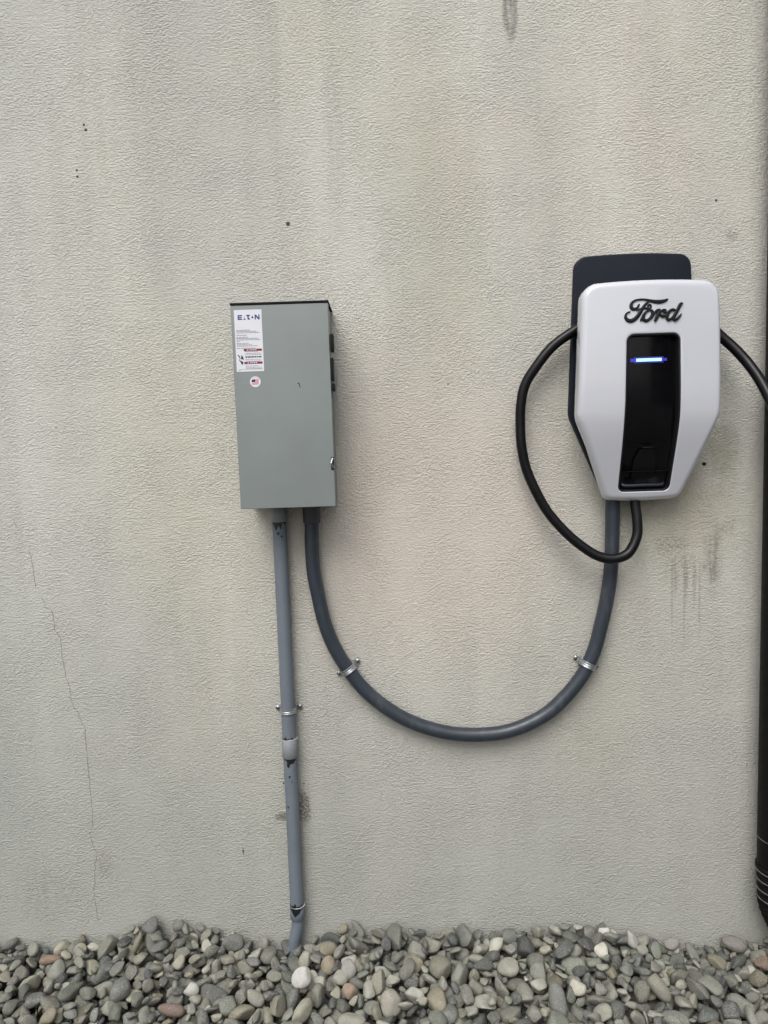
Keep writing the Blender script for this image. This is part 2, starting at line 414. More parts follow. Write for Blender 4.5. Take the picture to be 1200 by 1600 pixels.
g = Geo(); xs = [-60, -12, -4] + list(np.linspace(-2.4, 2.4, 49)) + [4, 12, 60]; ys = [0.1, 0, -0.1, -0.2, -0.35, -0.6, -0.9, -1.3, -4, -15, -80]
vv = []
for y in ys:
    for x in xs:
        n_ = 1 if y > -1.0 else 0
        vv.append((x, y, float(bed(x, min(y, 0))) * n_ - (0.045 if abs(x) < 2.3 and y > -1 else 0.03)))
W_ = len(xs); g.add(vv, [(j * W_ + i, j * W_ + i + 1, (j + 1) * W_ + i + 1, (j + 1) * W_ + i) for j in range(len(ys) - 1) for i in range(W_ - 1)])
gr = g.build('ground', ground_material(), None, smooth=False); gr['kind'] = 'structure'
for p in gr.data.polygons: p.use_smooth = True

# ------------------------------------------------------------------ stones
def ico(n):
    bm = bmesh.new(); bmesh.ops.create_icosphere(bm, subdivisions=n, radius=1.0); bm.verts.index_update()
    v = np.array([x.co[:] for x in bm.verts]); f = np.array([[q.index for q in t.verts] for t in bm.faces]); bm.free(); return v, f
ICO = {2: ico(3), 3: ico(4)}
rs = np.random.RandomState(11)
def rot(ax, a):
    c, s = math.cos(a), math.sin(a)
    return {'x': np.array([[1, 0, 0], [0, c, -s], [0, s, c]]), 'y': np.array([[c, 0, s], [0, 1, 0], [-s, 0, c]]), 'z': np.array([[c, -s, 0], [s, c, 0], [0, 0, 1]])}[ax]
class Stone:
    def __init__(s, a, b, c, ang, tx, ty, planes=None, lump=0.07, yaw=None):
        s.ax = np.array([a, b, c]); s.lump = lump
        s.planes = [(lambda n: n / np.linalg.norm(n))(rs.normal(size=3)) for _ in range(planes if planes is not None else rs.randint(4, 11))]
        s.cut = rs.uniform(0.48, 0.88, len(s.planes)); s.k = rs.normal(size=(4, 3)) * 1.5; s.ph = rs.uniform(0, 6.28, 4)
        s.taper = rs.uniform(-0.22, 0.22); s.sq = rs.uniform(1.9, 2.7)
        s.M = rot('z', ang) @ rot('x', tx) @ rot('y', ty); s.pos = np.zeros(3)
    def shape(s, lod):
        v = ICO[lod][0]
        p = v / (np.sum(np.abs(v) ** s.sq, axis=1) ** (1 / s.sq))[:, None]
        r = 1 + s.lump * sum(np.sin(v @ s.k[i] + s.ph[i]) for i in range(4)) * 0.6
        p = p * r[:, None]
        for n, h in zip(s.planes, s.cut):
            d = p @ n; over = np.maximum(d - h, 0); p = p - np.outer(over * 0.9, n)
        p = p * np.stack([np.ones(len(p)), 1 + s.taper * p[:, 0], 1 + s.taper * 0.5 * p[:, 0]], 1)
        return (p * s.ax) @ s.M.T
CELL = 0.004; X0, X1, Y0 = -1.75, 1.75, -0.62
NX, NY = int((X1 - X0) / CELL), int(-Y0 / CELL)
gx = X0 + (np.arange(NX) + .5) * CELL; gy = Y0 + (np.arange(NY) + .5) * CELL
TGT = np.array([[0.0]]) + np.array([bed(gx, np.full(NX, y)) for y in gy]).T       # [ix, iy]
TGT = TGT - 0.004
H = TGT - 0.038
def rest(v, x, y):
    ix = np.clip(((v[:, 0] + x - X0) / CELL).astype(int), 0, NX - 1); iy = np.clip(((v[:, 1] + y - Y0) / CELL).astype(int), 0, NY - 1)
    return ix, iy
def settle(st, x, y, v=None, sink=0.2):
    if v is None: v = st.shape(2)
    y = min(y, -0.002 - v[:, 1].max())
    lo = v[:, 2] < 0
    ix, iy = rest(v, x, y)
    gap = H[ix[lo], iy[lo]] - v[lo, 2]
    return max(np.percentile(gap, 88), 0) if False else np.percentile(gap, 93), x, y, ix, iy
def drop(st, cands):
    v = st.shape(2); best = None
    for x, y in cands:
        z, x, y, ix, iy = settle(st, x, y, v)
        if not (0 < x - X0 < X1 - X0): continue
        cx, cy = ix[0], iy[0]
        ci = min(max(int((x - X0) / CELL), 0), NX - 1); cj = min(max(int((y - Y0) / CELL), 0), NY - 1)
        e = z - TGT[ci, cj]
        if best is None or e < best[0]: best = (e, x, y, z, ix, iy)
    e, x, y, z, ix, iy = best
    st.pos = np.array([x, y, z])
    up = v[:, 2] > 0
    np.maximum.at(H, (ix[up], iy[up]), v[up, 2] + z)
    return e
PAL = [((0.175, 0.175, 0.160), 30), ((0.225, 0.222, 0.200), 26), ((0.125, 0.130, 0.125), 20), ((0.255, 0.245, 0.205), 14), ((0.085, 0.090, 0.092), 9),
       ((0.150, 0.158, 0.140), 10), ((0.33, 0.325, 0.30), 6), ((0.20, 0.18, 0.14), 5), ((0.36, 0.35, 0.32), 1.2), ((0.17, 0.14, 0.115), 0.4), ((0.17, 0.165, 0.145), 5)]
pw = np.array([w for _, w in PAL]); pw = pw / pw.sum()
stones = []; cols = []
def rnd_stone():
    a = min(max(rs.lognormal(math.log(0.0176), 0.36), 0.007), 0.033); b = a * rs.uniform(0.55, 0.92); c = a * rs.uniform(0.34, 0.66)
    return Stone(a, b, c, rs.uniform(0, 6.28), rs.normal(0, 0.55), rs.normal(0, 0.45))
n_drop = 0
while n_drop < 6800:
    st = rnd_stone(); k = 7 if n_drop > 1500 else 4
    cands = [(rs.uniform(X0, X1), rs.uniform(Y0 + 0.02, 0)) for _ in range(k)]
    if n_drop % 3 == 0: cands = [(rs.uniform(-1.2, 1.2), rs.uniform(-0.33, 0)) for _ in range(k)]
    e = drop(st, cands); n_drop += 1
    if e > 0.014: continue
    stones.append(st)
# the stones one could name, laid last on the bed
def ground_hit(px, py):
    lo, hi = 0.0, 0.6
    for _ in range(30):
        m_ = (lo + hi) / 2; p = P(px, py, m_)
        i = min(max(int((p[0] - X0) / CELL), 0), NX - 1); j = min(max(int((p[1] - Y0) / CELL), 0), NY - 1)
        if p[2] > TGT[i, j] + 0.010: hi = m_
        else: lo = m_
    # going out from the wall the ray climbs, so the bed is met where it first stays above
    return P(px, py, hi)
NAMED = [
 # px, py, half length, width ratio, thickness ratio, screen angle, colour, label
 (472, 1531, 18, .88, .62, 10, (0.52, 0.52, 0.49), 'rounded white speckled stone, whitest one in the gravel below the grey pipe'),
 (903, 1545, 13, .95, .8, 0, (0.52, 0.50, 0.42), 'small whitish stone blotched with brown, in the gravel below the charger'),
 (611, 1570, 19, .82, .6, 100, (0.30, 0.28, 0.235), 'big smooth buff oval stone in the front gravel, near the middle of the bottom edge'),
 (513, 1510, 14, .9, .7, 80, (0.27, 0.235, 0.165), 'squarish tan stone right of the white speckled stone'),
 (546, 1551, 13, .85, .6, -50, (0.30, 0.22, 0.165), 'small pinkish tan wedge-shaped stone in the front gravel'),
 (592, 1536, 20, .66, .6, 60, (0.26, 0.25, 0.20), 'mottled olive grey egg-shaped stone tilted above the buff oval one'),
 (545, 1518, 17, .78, .6, 60, (0.30, 0.30, 0.27), 'pale grey smooth oval stone between the tan square one and the olive egg'),
 (872, 1570, 27, .50, .5, 92, (0.18, 0.185, 0.17), 'long dark grey stone standing upright near the bottom edge, below the charger'),
 (1027, 1543, 29, .40, .6, -57, (0.24, 0.23, 0.185), 'long olive rod-like stone lying aslant in the gravel at the right'),
 (267, 1580, 21, .42, .5, -10, (0.18, 0.13, 0.11), 'flat reddish brown stone lying at the bottom edge in the left gravel'),
 (79, 1502, 19, .40, .6, 8, (0.23, 0.16, 0.115), 'thin rusty tan stone in the gravel by the wall at the left'),
 (478, 1503, 15, .8, .65, 70, (0.33, 0.33, 0.27), 'pale yellowish grey stone just above the white speckled stone'),
 (944, 1458, 12, .85, .7, 60, (0.56, 0.55, 0.50), 'small white angular stone perched at the wall below the charger'),
 (987, 1470, 16, .62, .6, -55, (0.40, 0.395, 0.36), 'smooth whitish egg-shaped stone leaning on the gravel top, right of the white angular one'),
 (1194, 1508, 17, .62, .6, -10, (0.19, 0.13, 0.095), 'rusty orange stone in the gravel at the right edge of the photo'),
 (1050, 1478, 14, .7, .6, 0, (0.25, 0.24, 0.21), 'plump pale brown stone at the gravel top between the whitish egg and the black pipe'),
 (280, 1448, 11, .95, .9, 0, (0.17, 0.17, 0.155), 'small dark round stone resting against the wall on the left gravel heap'),
 (235, 1452, 19, .72, .5, 60, (0.13, 0.13, 0.125), 'large dark slate oval stone topping the left gravel heap by the wall'),
 (215, 1476, 16, .36, .6, 72, (0.19, 0.18, 0.125), 'narrow olive stone standing on end in front of the dark slate oval'),
 (298, 1549, 14, .75, .6, 0, (0.46, 0.455, 0.42), 'pale cream rounded stone near the bottom edge, above the reddish brown flat one'),
 (1148, 1478, 22, .6, .6, -20, (0.20, 0.19, 0.17), 'long grey brown stone against the wall, beside the foot of the black drain pipe'),
]
named = []
vc = np.array([0.0, -math.cos(R(35)), math.sin(R(35))])       # towards the camera
for px, py, hl, wr, tr, ang, colr, lab in NAMED:
    p = ground_hit(px, py); a = hl * 0.00138
    st = Stone(a, a * wr, a * tr * 0.9, 0, 0, 0, planes=3 if wr > 0.5 else 1, lump=0.05)
    e1 = np.array([1.0, 0, 0]); e2 = np.cross(vc, e1)
    A = R(ang); u = e1 * math.cos(A) + e2 * math.sin(A); w_ = np.cross(vc, u); Mx = np.stack([u, w_, vc], 1)
    st.M = Mx; v = st.shape(2)
    y = min(p[1], -0.002 - v[:, 1].max())
    st.pos = np.array([p[0], y, p[2] + 0.004]); named.append((st, colr, lab))
# drop heap stones that a named stone would swallow
keep = []
for st in stones:
    bad = False
    for ns, _, _ in named:
        dlt = st.pos - ns.pos; vis = dlt - vc * (dlt @ vc)
        if (np.linalg.norm(dlt) < 0.55 * ns.ax[0] + 0.3 * st.ax[0]) or (0 < dlt @ vc < 0.06 and np.linalg.norm(vis) < 0.75 * ns.ax[0] + 0.25 * st.ax[0]): bad = True; break
    if not bad: keep.append(st)
stones = keep
def stone_mesh(name, sts, cls, m):
    V = []; F = []; C_ = []; S_ = []; k = 0
    for st, cl in zip(sts, cls):
        near = abs(st.pos[0]) < 1.2 and st.pos[1] > -0.36
        lod = 2
        v = st.shape(lod) + st.pos; f = ICO[lod][1]
        V.append(v); F.append(f + k); k += len(v)
        C_.append(np.repeat(np.array([[*cl, 1.0]]), len(v), 0)); S_.append(np.full(len(v), rs.rand()))
    V = np.concatenate(V); F = np.concatenate(F)
    me = bpy.data.meshes.new(name)
    me.vertices.add(len(V)); me.vertices.foreach_set('co', V.ravel())
    me.loops.add(F.size); me.loops.foreach_set('vertex_index', F.ravel().astype(np.int32))
    me.polygons.add(len(F)); me.polygons.foreach_set('loop_start', np.arange(0, F.size, 3, dtype=np.int32))
    me.update(calc_edges=True)
    me.polygons.foreach_set('use_smooth', np.ones(len(F), dtype=bool))
    a = me.attributes.new('stone_colour', 'FLOAT_COLOR', 'POINT'); a.data.foreach_set('color', np.concatenate(C_).ravel())
    a = me.attributes.new('stone_seed', 'FLOAT', 'POINT'); a.data.foreach_set('value', np.concatenate(S_))
    me.materials.append(m); me.update()
    o = bpy.data.objects.new(name, me); COL.objects.link(o); return o
MS = stone_material()
named = [(a_, tuple(np.array(b_) * .9), c_) for a_, b_, c_ in named]
cls = [tuple(np.array(PAL[rs.choice(len(PAL), p=pw)][0]) * np.array([1.0, 1.01, .94]) * rs.uniform(0.66, 1.3)) for _ in stones]
gv = stone_mesh('gravel', stones, cls, MS)
gv['kind'] = 'stuff'; gv['label'] = 'grey river gravel heaped along the foot of the wall'
for st, cl, lab in named:
    p0 = st.pos.copy(); st.pos = np.zeros(3)
    o = stone_mesh('stone', [st], [cl], MS); o.location = tuple(p0)
    tag(o, lab, 'stone', 'distinct stones in the gravel bed')

# ================================================================== disconnect switch box
BX0, BX1 = -0.313, -0.105; BZ0, BZ1 = 1.138, 1.5785; BD = 0.13
box = thing('switch_box', 'grey metal electrical switch box with white sticker, on the wall left of the charger', 'electrical box', ((BX0 + BX1) / 2, 0, BZ0))
g = Geo(); g.box(BX0 + 0.004, BX1 - 0.0035, -0.112, -0.001, BZ0 + 0.003, BZ1 - 0.003, 0.002)
g.build('enclosure', M['box'], box)
g = Geo(); g.box(BX0, BX1, -BD, -0.1125, BZ0, BZ1 - 0.0045, 0.0022, 3)
g.box(BX0 + 0.0012, BX0 + 0.003, -0.1122, -0.098, BZ0 + 0.01, BZ1 - 0.01); g.box(BX1 - 0.0028, BX1 - 0.001, -0.1122, -0.098, BZ0 + 0.01, BZ1 - 0.01)
cov = g.build('cover', M['box'], box)
g = Geo(); g.box(BX0 - 0.001, BX1 + 0.001, -BD - 0.0015, -0.002, BZ1 - 0.004, BZ1 + 0.0005, 0.0008)
g.build('top_flange', M['box_dark'], box)
# scratch
p0 = P(465, 598, BD); g = Geo(); g.prism([(p0[0], p0[2]), (p0[0] + .0035, p0[2] - .0005), (p0[0] + .0062, p0[2] - .0105), (p0[0] + .0045, p0[2] - .0105), (p0[0] + .0028, p0[2] - .003), (p0[0], p0[2] - .002)], BD + 0.0001, BD + 0.0004)
g.build('scratch', M['box_dark'], box, smooth=False)
# lever at the side
g = Geo()
def side_box(x0, x1, d0, d1, ya, yb, bev=0.0015):
    za = float(P(513, ya, d1)[2]); zb = float(P(513, yb, d1)[2]); g.box(x0, x1, -d1, -d0, zb, za, bev)
side_box(BX1 + 0.0015, BX1 + 0.009, 0.108, 0.138, 521, 549, 0.003)
side_box(BX1 + 0.0012, BX1 + 0.0065, 0.102, 0.130, 559, 595, 0.0015)
side_box(BX1 + 0.0012, BX1 + 0.008, 0.106, 0.130, 599, 611, 0.0015)
hd = g.build('lever', M['black_plastic'], box)
g = Geo(); side_box(BX1 - 0.001, BX1 + 0.0045, 0.045, 0.124, 548, 560, 0.001)
zz = [float(P(513, y, 0.1)[2]) for y in (556, 575, 600, 620)]
g.add([(BX1 + 0.001, -0.03, zz[0]), (BX1 + 0.010, -0.05, zz[1]), (BX1 + 0.010, -0.05, zz[2]), (BX1 + 0.001, -0.03, zz[3]),
       (BX1 + 0.001, -0.09, zz[0]), (BX1 + 0.010, -0.075, zz[1]), (BX1 + 0.010, -0.075, zz[2]), (BX1 + 0.001, -0.09, zz[3])],
      [(0, 1, 5, 4), (1, 2, 6, 5), (2, 3, 7, 6), (0, 3, 2, 1), (4, 5, 6, 7), (0, 4, 7, 3)])
g.build('lever_bracket', M['box'], box)
# hasp
z1, z0 = float(P(520, 714, BD)[2]), float(P(520, 734, BD)[2]); hx = float(P(519.5, 723, BD)[0])
g = Geo(); g.box(hx - .003, hx + .0035, -BD - .0015, -BD - .0001, z0, z1, .0006); g.build('latch_slot', M['hole'], box)
g = Geo(); tube(g, catmull([(hx + .001, -BD - .002, z1 - .003), (hx - .0015, -BD - .006, z1 - .010), (hx - .002, -BD - .008, (z0 + z1) / 2), (hx + .001, -BD - .004, z0 + .008), (hx + .002, -BD - .002, z0 + .004)], 6), 0.0019, 8)
g.build('latch', M['steel'], box)
# sticker in cover coordinates
LZ1 = float(P(386, 484, BD)[2]); LZ0 = float(P(394, 580.5, BD)[2]); lx0 = float(P(367.5, 530, BD)[0]); lx1 = float(P(410.5, 530, BD)[0])
lw, lh = lx1 - lx0, LZ1 - LZ0
def lab_rect(g, u0, u1, v0, v1, d=0.0006):
    g.prism([(lx0 + u0 * lw, LZ1 - v1 * lh), (lx0 + u1 * lw, LZ1 - v1 * lh), (lx0 + u1 * lw, LZ1 - v0 * lh), (lx0 + u0 * lw, LZ1 - v0 * lh)], BD + 0.0004, BD + d)
def lab_poly(g, pts, d=0.0006): g.prism([(lx0 + u * lw, LZ1 - v * lh) for u, v in pts], BD + 0.0004, BD + d)
g = Geo(); g.box(lx0, lx1, -BD - 0.0004, -BD + 0.001, LZ0, LZ1, 0.0001, 1)
stk = g.build('warning_sticker', M['paper'], box, smooth=False)
# maker's wordmark: E, a dotted A, T, a dot for O, N
g = Geo()
U0, VT, VB = 0.125, 0.082, 0.160
def ub(a, b_, c_, d_): lab_rect(g, a, b_, c_, d_)
hh = VB - VT
ub(.13, .175, VT, VB); ub(.1755, .29, VT, VT + .27 * hh); ub(.1755, .275, VT + .40 * hh, VT + .62 * hh); ub(.1755, .29, VT + .75 * hh, VB)
lab_poly(g, [(.445, VT), (.575, VT), (.575, VT + .27 * hh), (.532, VT + .27 * hh), (.532, VT + .70 * hh), (.565, VT + .74 * hh), (.575, VB), (.50, VB), (.485, VT + .85 * hh), (.485, VT + .27 * hh), (.445, VT + .27 * hh)])
lab_poly(g, [(.745, VB), (.745, VT), (.80, VT), (.88, VT + .6 * hh), (.88, VT), (.925, VT), (.925, VB), (.87, VB), (.79, VT + .42 * hh), (.79, VB)])
g.build('wordmark', M['ink_blue'], stk, smooth=False)
g = Geo()
lab_poly(g, [(.335, VB), (.35, VT + .72 * hh), (.40, VT + .72 * hh), (.42, VB)])
lab_poly(g, [(.665 + .036 * math.cos(a), VT + .52 * hh + .017 * math.sin(a)) for a in [k * math.pi / 6 for k in range(12)]])
g.build('wordmark_dot', M['ink_black'], stk, smooth=False)
g = Geo(); lab_poly(g, [(.372 + .022 * math.cos(a), VT + .33 * hh + .011 * math.sin(a)) for a in [k * math.pi / 5 for k in range(10)]])
g.build('wordmark_dot', M['ink_rose'], stk, smooth=False)
# rows of fine print
g = Geo()
rows = [(.322, .06, .56), (.342, .06, .80), (.364, .06, .89), (.402, .06, .44), (.436, .05, .46), (.455, .05, .82), (.478, .05, .90), (.503, .05, .16), (.533, .05, .50), (.556, .05, .60), (.578, .05, .80), (.614, .04, .72)]
for v, u0, u1 in rows:
    u = u0
    while u < u1:
        wlen = min(rng.uniform(.03, .10), u1 - u); lab_rect(g, u, u + wlen, v, v + .010, .0006); u += wlen + .016
for v, u0, u1 in [(.672, .34, .80), (.70, .36, .92), (.722, .34, .95), (.80, .34, .93), (.826, .34, .90), (.905, .34, .80), (.928, .34, .92), (.948, .34, .93), (.972, .06, .14)]:
    u = u0
    while u < u1:
        wlen = min(rng.uniform(.02, .07), u1 - u); lab_rect(g, u, u + wlen, v, v + .008, .0006); u += wlen + .016
lab_rect(g, .06, .95, .960, .9625)
g.build('fine_print', M['ink'], stk, smooth=False)
for v in (.632, .842):
    g = Geo(); lab_rect(g, .29, .955, v - .001, v + .035); g.build('warning_band', M['ink_red'], stk, smooth=False)
    g = Geo()
    g.prism([(lx0 + u * lw, LZ1 - q * lh) for u, q in ((.40, v + .027), (.465, v + .027), (.432, v + .004))], BD + 0.0006, BD + 0.0008)
    for u0, u1 in ((.50, .56), (.565, .63), (.635, .70), (.705, .77)):
        g.prism([(lx0 + a * lw, LZ1 - q * lh) for a, q in ((u0, v + .023), (u1 - .012, v + .023), (u1 - .012, v + .010), (u0, v + .010))], BD + 0.0006, BD + 0.0008)
    g.build('band_lettering', M['paper'], stk, smooth=False)
g = Geo()
u = .34
while u < .9:
    w_ = rng.uniform(.05, .11); lab_rect(g, u, min(u + w_, .93), .752, .773); u += w_ + .02
lab_poly(g, [(.055, .722), (.09, .722), (.145, .750), (.155, .785), (.13, .787), (.105, .757)])
lab_poly(g, [(.095, .800), (.125, .795), (.165, .83), (.145, .84)])
lab_poly(g, [(.155, .795), (.185, .772), (.19, .735), (.215, .730), (.265, .77), (.275, .815), (.225, .795)])
lab_poly(g, [(.155, .812), (.20, .830), (.262, .838), (.25, .862), (.225, .885), (.195, .883), (.165, .86)])
g.build('hazard_pictogram', M['ink_black'], stk, smooth=False)
# round flag sticker
fc = P(399, 596.5, BD); fr = 0.0115; g = Geo()
g.prism([(fc[0] + fr * math.cos(k * math.pi / 20), fc[2] + fr * math.sin(k * math.pi / 20)) for k in range(40)], BD - 0.0005, BD + 0.0004)
fl = g.build('round_sticker', M['paper'], box, smooth=False)
def frect(g, u0, u1, v0, v1, d0=.0004, d1=.0006):
    q = lambda u, v: (fc[0] + fr * (u * .99 - v * -.08), fc[2] + fr * (v * .99 + u * .06))
    g.prism([q(u0, v0), q(u1, v0), q(u1, v1), q(u0, v1)], BD + d0, BD + d1)
g = Geo()
for k in range(7):
    v1 = .45 - k * .145; frect(g, (-.02 if k < 4 else -.62) , .62, v1 - .085, v1)
g.build('flag_stripes', M['ink_pink'], fl, smooth=False)
g = Geo(); frect(g, -.70, -.03, -.02, .45); g.build('flag_canton', M['ink_navy'], fl, smooth=False)
g = Geo()
for a in range(-4, 5):
    an = math.pi / 2 + a * .2; frect(g, .80 * math.cos(an) - .045, .80 * math.cos(an) + .03, .78 * math.sin(an) - .035, .78 * math.sin(an) + .035)
g.build('rim_lettering', M['ink'], fl, smooth=False)

# ================================================================== rigid grey conduit
CX, CDp, CR = -0.245, 0.023, 0.0166
zt = BZ0 - 0.001; zpt = lambda y, d=CDp + CR: float(P(450, y, d)[2])
cond = thing('rigid_conduit', 'straight light grey plastic conduit running from the switch box down into the gravel', 'conduit', (CX, -CDp, 0.05))
def cyl(r, z0, z1, name, m, parent, lean=0.0, bev=0.001, cx=CX, cy=-CDp):
    g = Geo(); revolve(g, [(r * .8, z0), (r - bev, z0), (r, z0 + bev), (r, z1 - bev), (r - bev, z1), (r * .8, z1)], cx, cy)
    return g.build(name, m, parent, ang=50)
zc1 = zpt(816); zj1, zj0 = zpt(1157), zpt(1187); zb1, zb0 = zpt(1420), zpt(1441)
g = Geo(); tube(g, [(CX, -CDp, z) for z in np.linspace(zb1 - .01, zc1 + .01, 40)], CR, 40); g.build('pipe', M['pvc'], cond)
cyl(CR + .0012, zc1, zt, 'connector', M['pvc_light'], cond)
cyl(CR + .0022, zj0, zj1, 'coupling', M['pvc_light'], cond)
cyl(CR + .0016, zb0, zb1, 'coupling', M['pvc'], cond)
g = Geo(); bp = P(455, 1492, .03)
tube(g, catmull([(CX, -CDp, zb0 + .01), (CX, -CDp, zb0 - .008), (CX - .001, -CDp, zb0 - .022), (CX - .005, -CDp - .001, zb0 - .040), (CX - .011, -CDp - .002, zb0 - .065), (CX - .018, -CDp - .002, zb0 - .14)], 8), CR - .0016, 36)
g.build('pipe_bend', M['pvc'], cond)
def lip(z, name='rim'):
    g = Geo(); a0, a1 = R(-95), R(10)
    tube(g, [(CX + (CR + .0020) * math.cos(a), -CDp + (CR + .0020) * math.sin(a), z) for a in np.linspace(a0, a1, 24)], 0.0009, 8); g.build(name, M['pvc_edge'], cond)
lip(zj1); lip(zb1)
def smear(z, amp_up, amp_dn, a0, a1, r=CR + .0006, seed=1, drip=()):
    q = random.Random(seed); n = 40; top = []; bot = []
    ph = [q.uniform(0, 6.3) for _ in range(6)]
    for i in range(n + 1):
        t = i / n; a = R(a0 + (a1 - a0) * t); e = math.sin(math.pi * t) ** 0.4
        w1 = (.5 + .5 * math.sin(9 * t + ph[0]) * math.sin(23 * t + ph[1])); w2 = (.5 + .5 * math.sin(7 * t + ph[2]) * math.sin(19 * t + ph[3]))
        dn = amp_dn * e * w2
        for (tc_, tw, tl) in drip: dn += tl * max(0, 1 - abs(t - tc_) / tw)
        for L, z_ in ((top, z + amp_up * e * w1 + .0002), (bot, z - dn - .0002)):
            L.append((CX + r * math.cos(a), -CDp + r * math.sin(a), z_))
    g = Geo(); g.add(top + bot, [(i, i + 1, n + 2 + i, n + 1 + i) for i in range(n)]); return g.build('glue_smear', M['glue'], cond)
smear(zc1, .0, .009, -168, -15, seed=3, drip=((.35, .3, .010), (.62, .09, .012)))
smear(zj1, .008, .001, -165, -40, seed=5, r=CR + .0008)
smear(zj0, .0, .005, -160, -22, seed=8, drip=((.5, .22, .014), (.75, .15, .008)))
smear(zb1, .012, .0, -172, -30, seed=9)
smear(zb1 - .001, .0, .004, -165, -20, seed=12, r=CR + .0022, drip=((.48, .34, .020),))
for y, a, s_ in ((1214, -95, .0022), (1222, -80, .0012), (1196, -100, .004), (1262, -120, .0022), (838, -70, .0022), (833, -95, .003)):
    z = zpt(y); n = 12; g = Geo()
    g.add([(CX + (CR + .0006) * math.cos(R(a) + s_ * math.cos(t) / CR), -CDp + (CR + .0006) * math.sin(R(a) + s_ * math.cos(t) / CR), z + s_ * 1.3 * math.sin(t) * (1 + .3 * math.sin(3 * t))) for t in [k * 2 * math.pi / n for k in range(n)]], [tuple(range(n))])
    g.build('glue_spot', M['glue'], cond, smooth=False)

# ================================================================== flexible conduit
FR = 0.0167; FD = FR + 0.006
fpx = [(487, 812), (487, 840), (488, 866), (490.5, 896), (497, 930), (507, 972), (522, 1010), (544, 1046), (572, 1080), (608, 1109), (650, 1131), (700, 1145), (750, 1148), (800, 1141), (850, 1118), (884, 1088), (908, 1058), (919, 1038),
       (930, 1012), (941, 969), (948, 937), (953.5, 900), (956, 860), (957, 820), (957.5, 775), (958, 745)]
fpath = catmull([P(x, y, FD) for x, y in fpx], 8)
flex = thing('flexible_conduit', 'dark slate flexible conduit hanging in a U from the switch box to the charger', 'conduit', (fpath[0][0], -FD, float(min(p[2] for p in fpath))))
g = Geo(); tube(g, fpath, FR, 32); g.build('hose', M['flex'], flex)
fx = float(P(487, 806, FD)[0]); zf0 = float(P(487, 818, FD + FR)[2])
g = Geo(); revolve(g, [(FR * .9, zf0), (FR + .0018, zf0), (FR + .0032, zf0 + .002), (FR + .0032, BZ0 - .009), (FR + .0045, BZ0 - .0088), (FR + .0045, BZ0 - .0006), (FR * .5, BZ0 - .0006)], fx, -FD - .004)
g.build('hose_connector', M['fitting'], flex, ang=40)

# ================================================================== clamps
def clamp(pt, ang, r, label, hide=None):
    """one-piece strap over a conduit; ang turns it in the wall plane"""
    ca, sa = math.cos(ang), math.sin(ang)
    t = thing('conduit_clamp', label, 'clamp', (pt[0], 0, pt[2]), 'metal conduit clamps on the wall')
    def W(u, d, v): return (pt[0] + u * ca - v * sa, -d, pt[2] + u * sa + v * ca)      # u across the conduit, v along it
    R1 = r + 0.0012; d0 = -pt[1]
    prof = []
    for u in (-R1 - .014, -R1 - .009, -R1 - .004): prof.append((u, 0.0022))
    prof.append((-R1 - .0003, 0.006))
    for k in range(21):
        a = math.pi - math.pi * k / 20; prof.append((R1 * math.cos(a), max(d0 + R1 * math.sin(a), .006)))
    prof.append((R1 + .0003, 0.006))
    for u in (R1 + .004, R1 + .009, R1 + .014): prof.append((u, 0.0022))
    cs = [(-.0070, 0), (-.0068, .0014), (-.0046, .0020), (-.0030, .0005), (-.0008, .0004), (0, .0014), (.0008, .0004), (.0030, .0005), (.0046, .0020), (.0068, .0014), (.0070, 0)]
    V = []; m = len(prof)
    for i, (u, d) in enumerate(prof):
        a = prof[max(i - 1, 0)]; b_ = prof[min(i + 1, m - 1)]; tu, td = b_[0] - a[0], b_[1] - a[1]; L = math.hypot(tu, td); nu, nd = -td / L, tu / L
        if nd < -.01: nu, nd = -nu, -nd
        end = min(i, m - 1 - i); wsc = 1.0 if end > 0 else .7
        for v, h in cs: V.append(W(u + nu * (h + .0003), d + nd * (h + .0003), v * wsc))
    k = len(cs); g = Geo(); g.add(V, [(i * k + j, i * k + j + 1, (i + 1) * k + j + 1, (i + 1) * k + j) for i in range(m - 1) for j in range(k - 1)])
    g.build('strap', M['steel'], t, ang=60)
    for s_ in (-1, 1):
        u = s_ * (R1 + .0088); g = Geo(); n = 16; rr = .0060; rings = []
        for rf, h in ((1, 0), (1, .0012), (.86, .0026), (.5, .0036), (.12, .0039)):
            rings.append([W(u + rr * rf * math.cos(q), .0036 + h, rr * rf * math.sin(q)) for q in [j * 2 * math.pi / n for j in range(n)]])
        stitch(g, rings, cap1=True); scw = g.build('screw', M['screw'], t, ang=60)
        g = Geo(); qa = rng.uniform(0, 3); cc, ss = math.cos(qa), math.sin(qa)
        g.add([W(u + x * cc - y * ss, .0078, x * ss + y * cc) for x, y in ((-.0034, -.0006), (.0034, -.0006), (.0034, .0006), (-.0034, .0006))], [(0, 1, 2, 3)])
        g.build('slot', M['hole'], scw, smooth=False)
    return t
zcl = float(P(452, 1109, CDp)[2])
clamp((CX, -CDp, zcl), R(1), CR, 'metal strap clamp holding the straight light grey conduit, above its coupling')
def near_i(x, y):
    q = P(x, y, FD); return min(range(len(fpath)), key=lambda i: np.linalg.norm(fpath[i] - q))
for (x, y), lab in (((546, 1045), 'metal strap clamp on the left rise of the dark U-shaped conduit'), ((911, 1036), 'metal strap clamp on the right rise of the dark U-shaped conduit, below the charger')):
    i = near_i(x, y); t = fpath[i + 1] - fpath[i - 1]; a = math.atan2(t[2], t[0]) + math.pi / 2
    a = (a + math.pi / 2) % math.pi - math.pi / 2
    clamp(fpath[i], a, FR, lab)

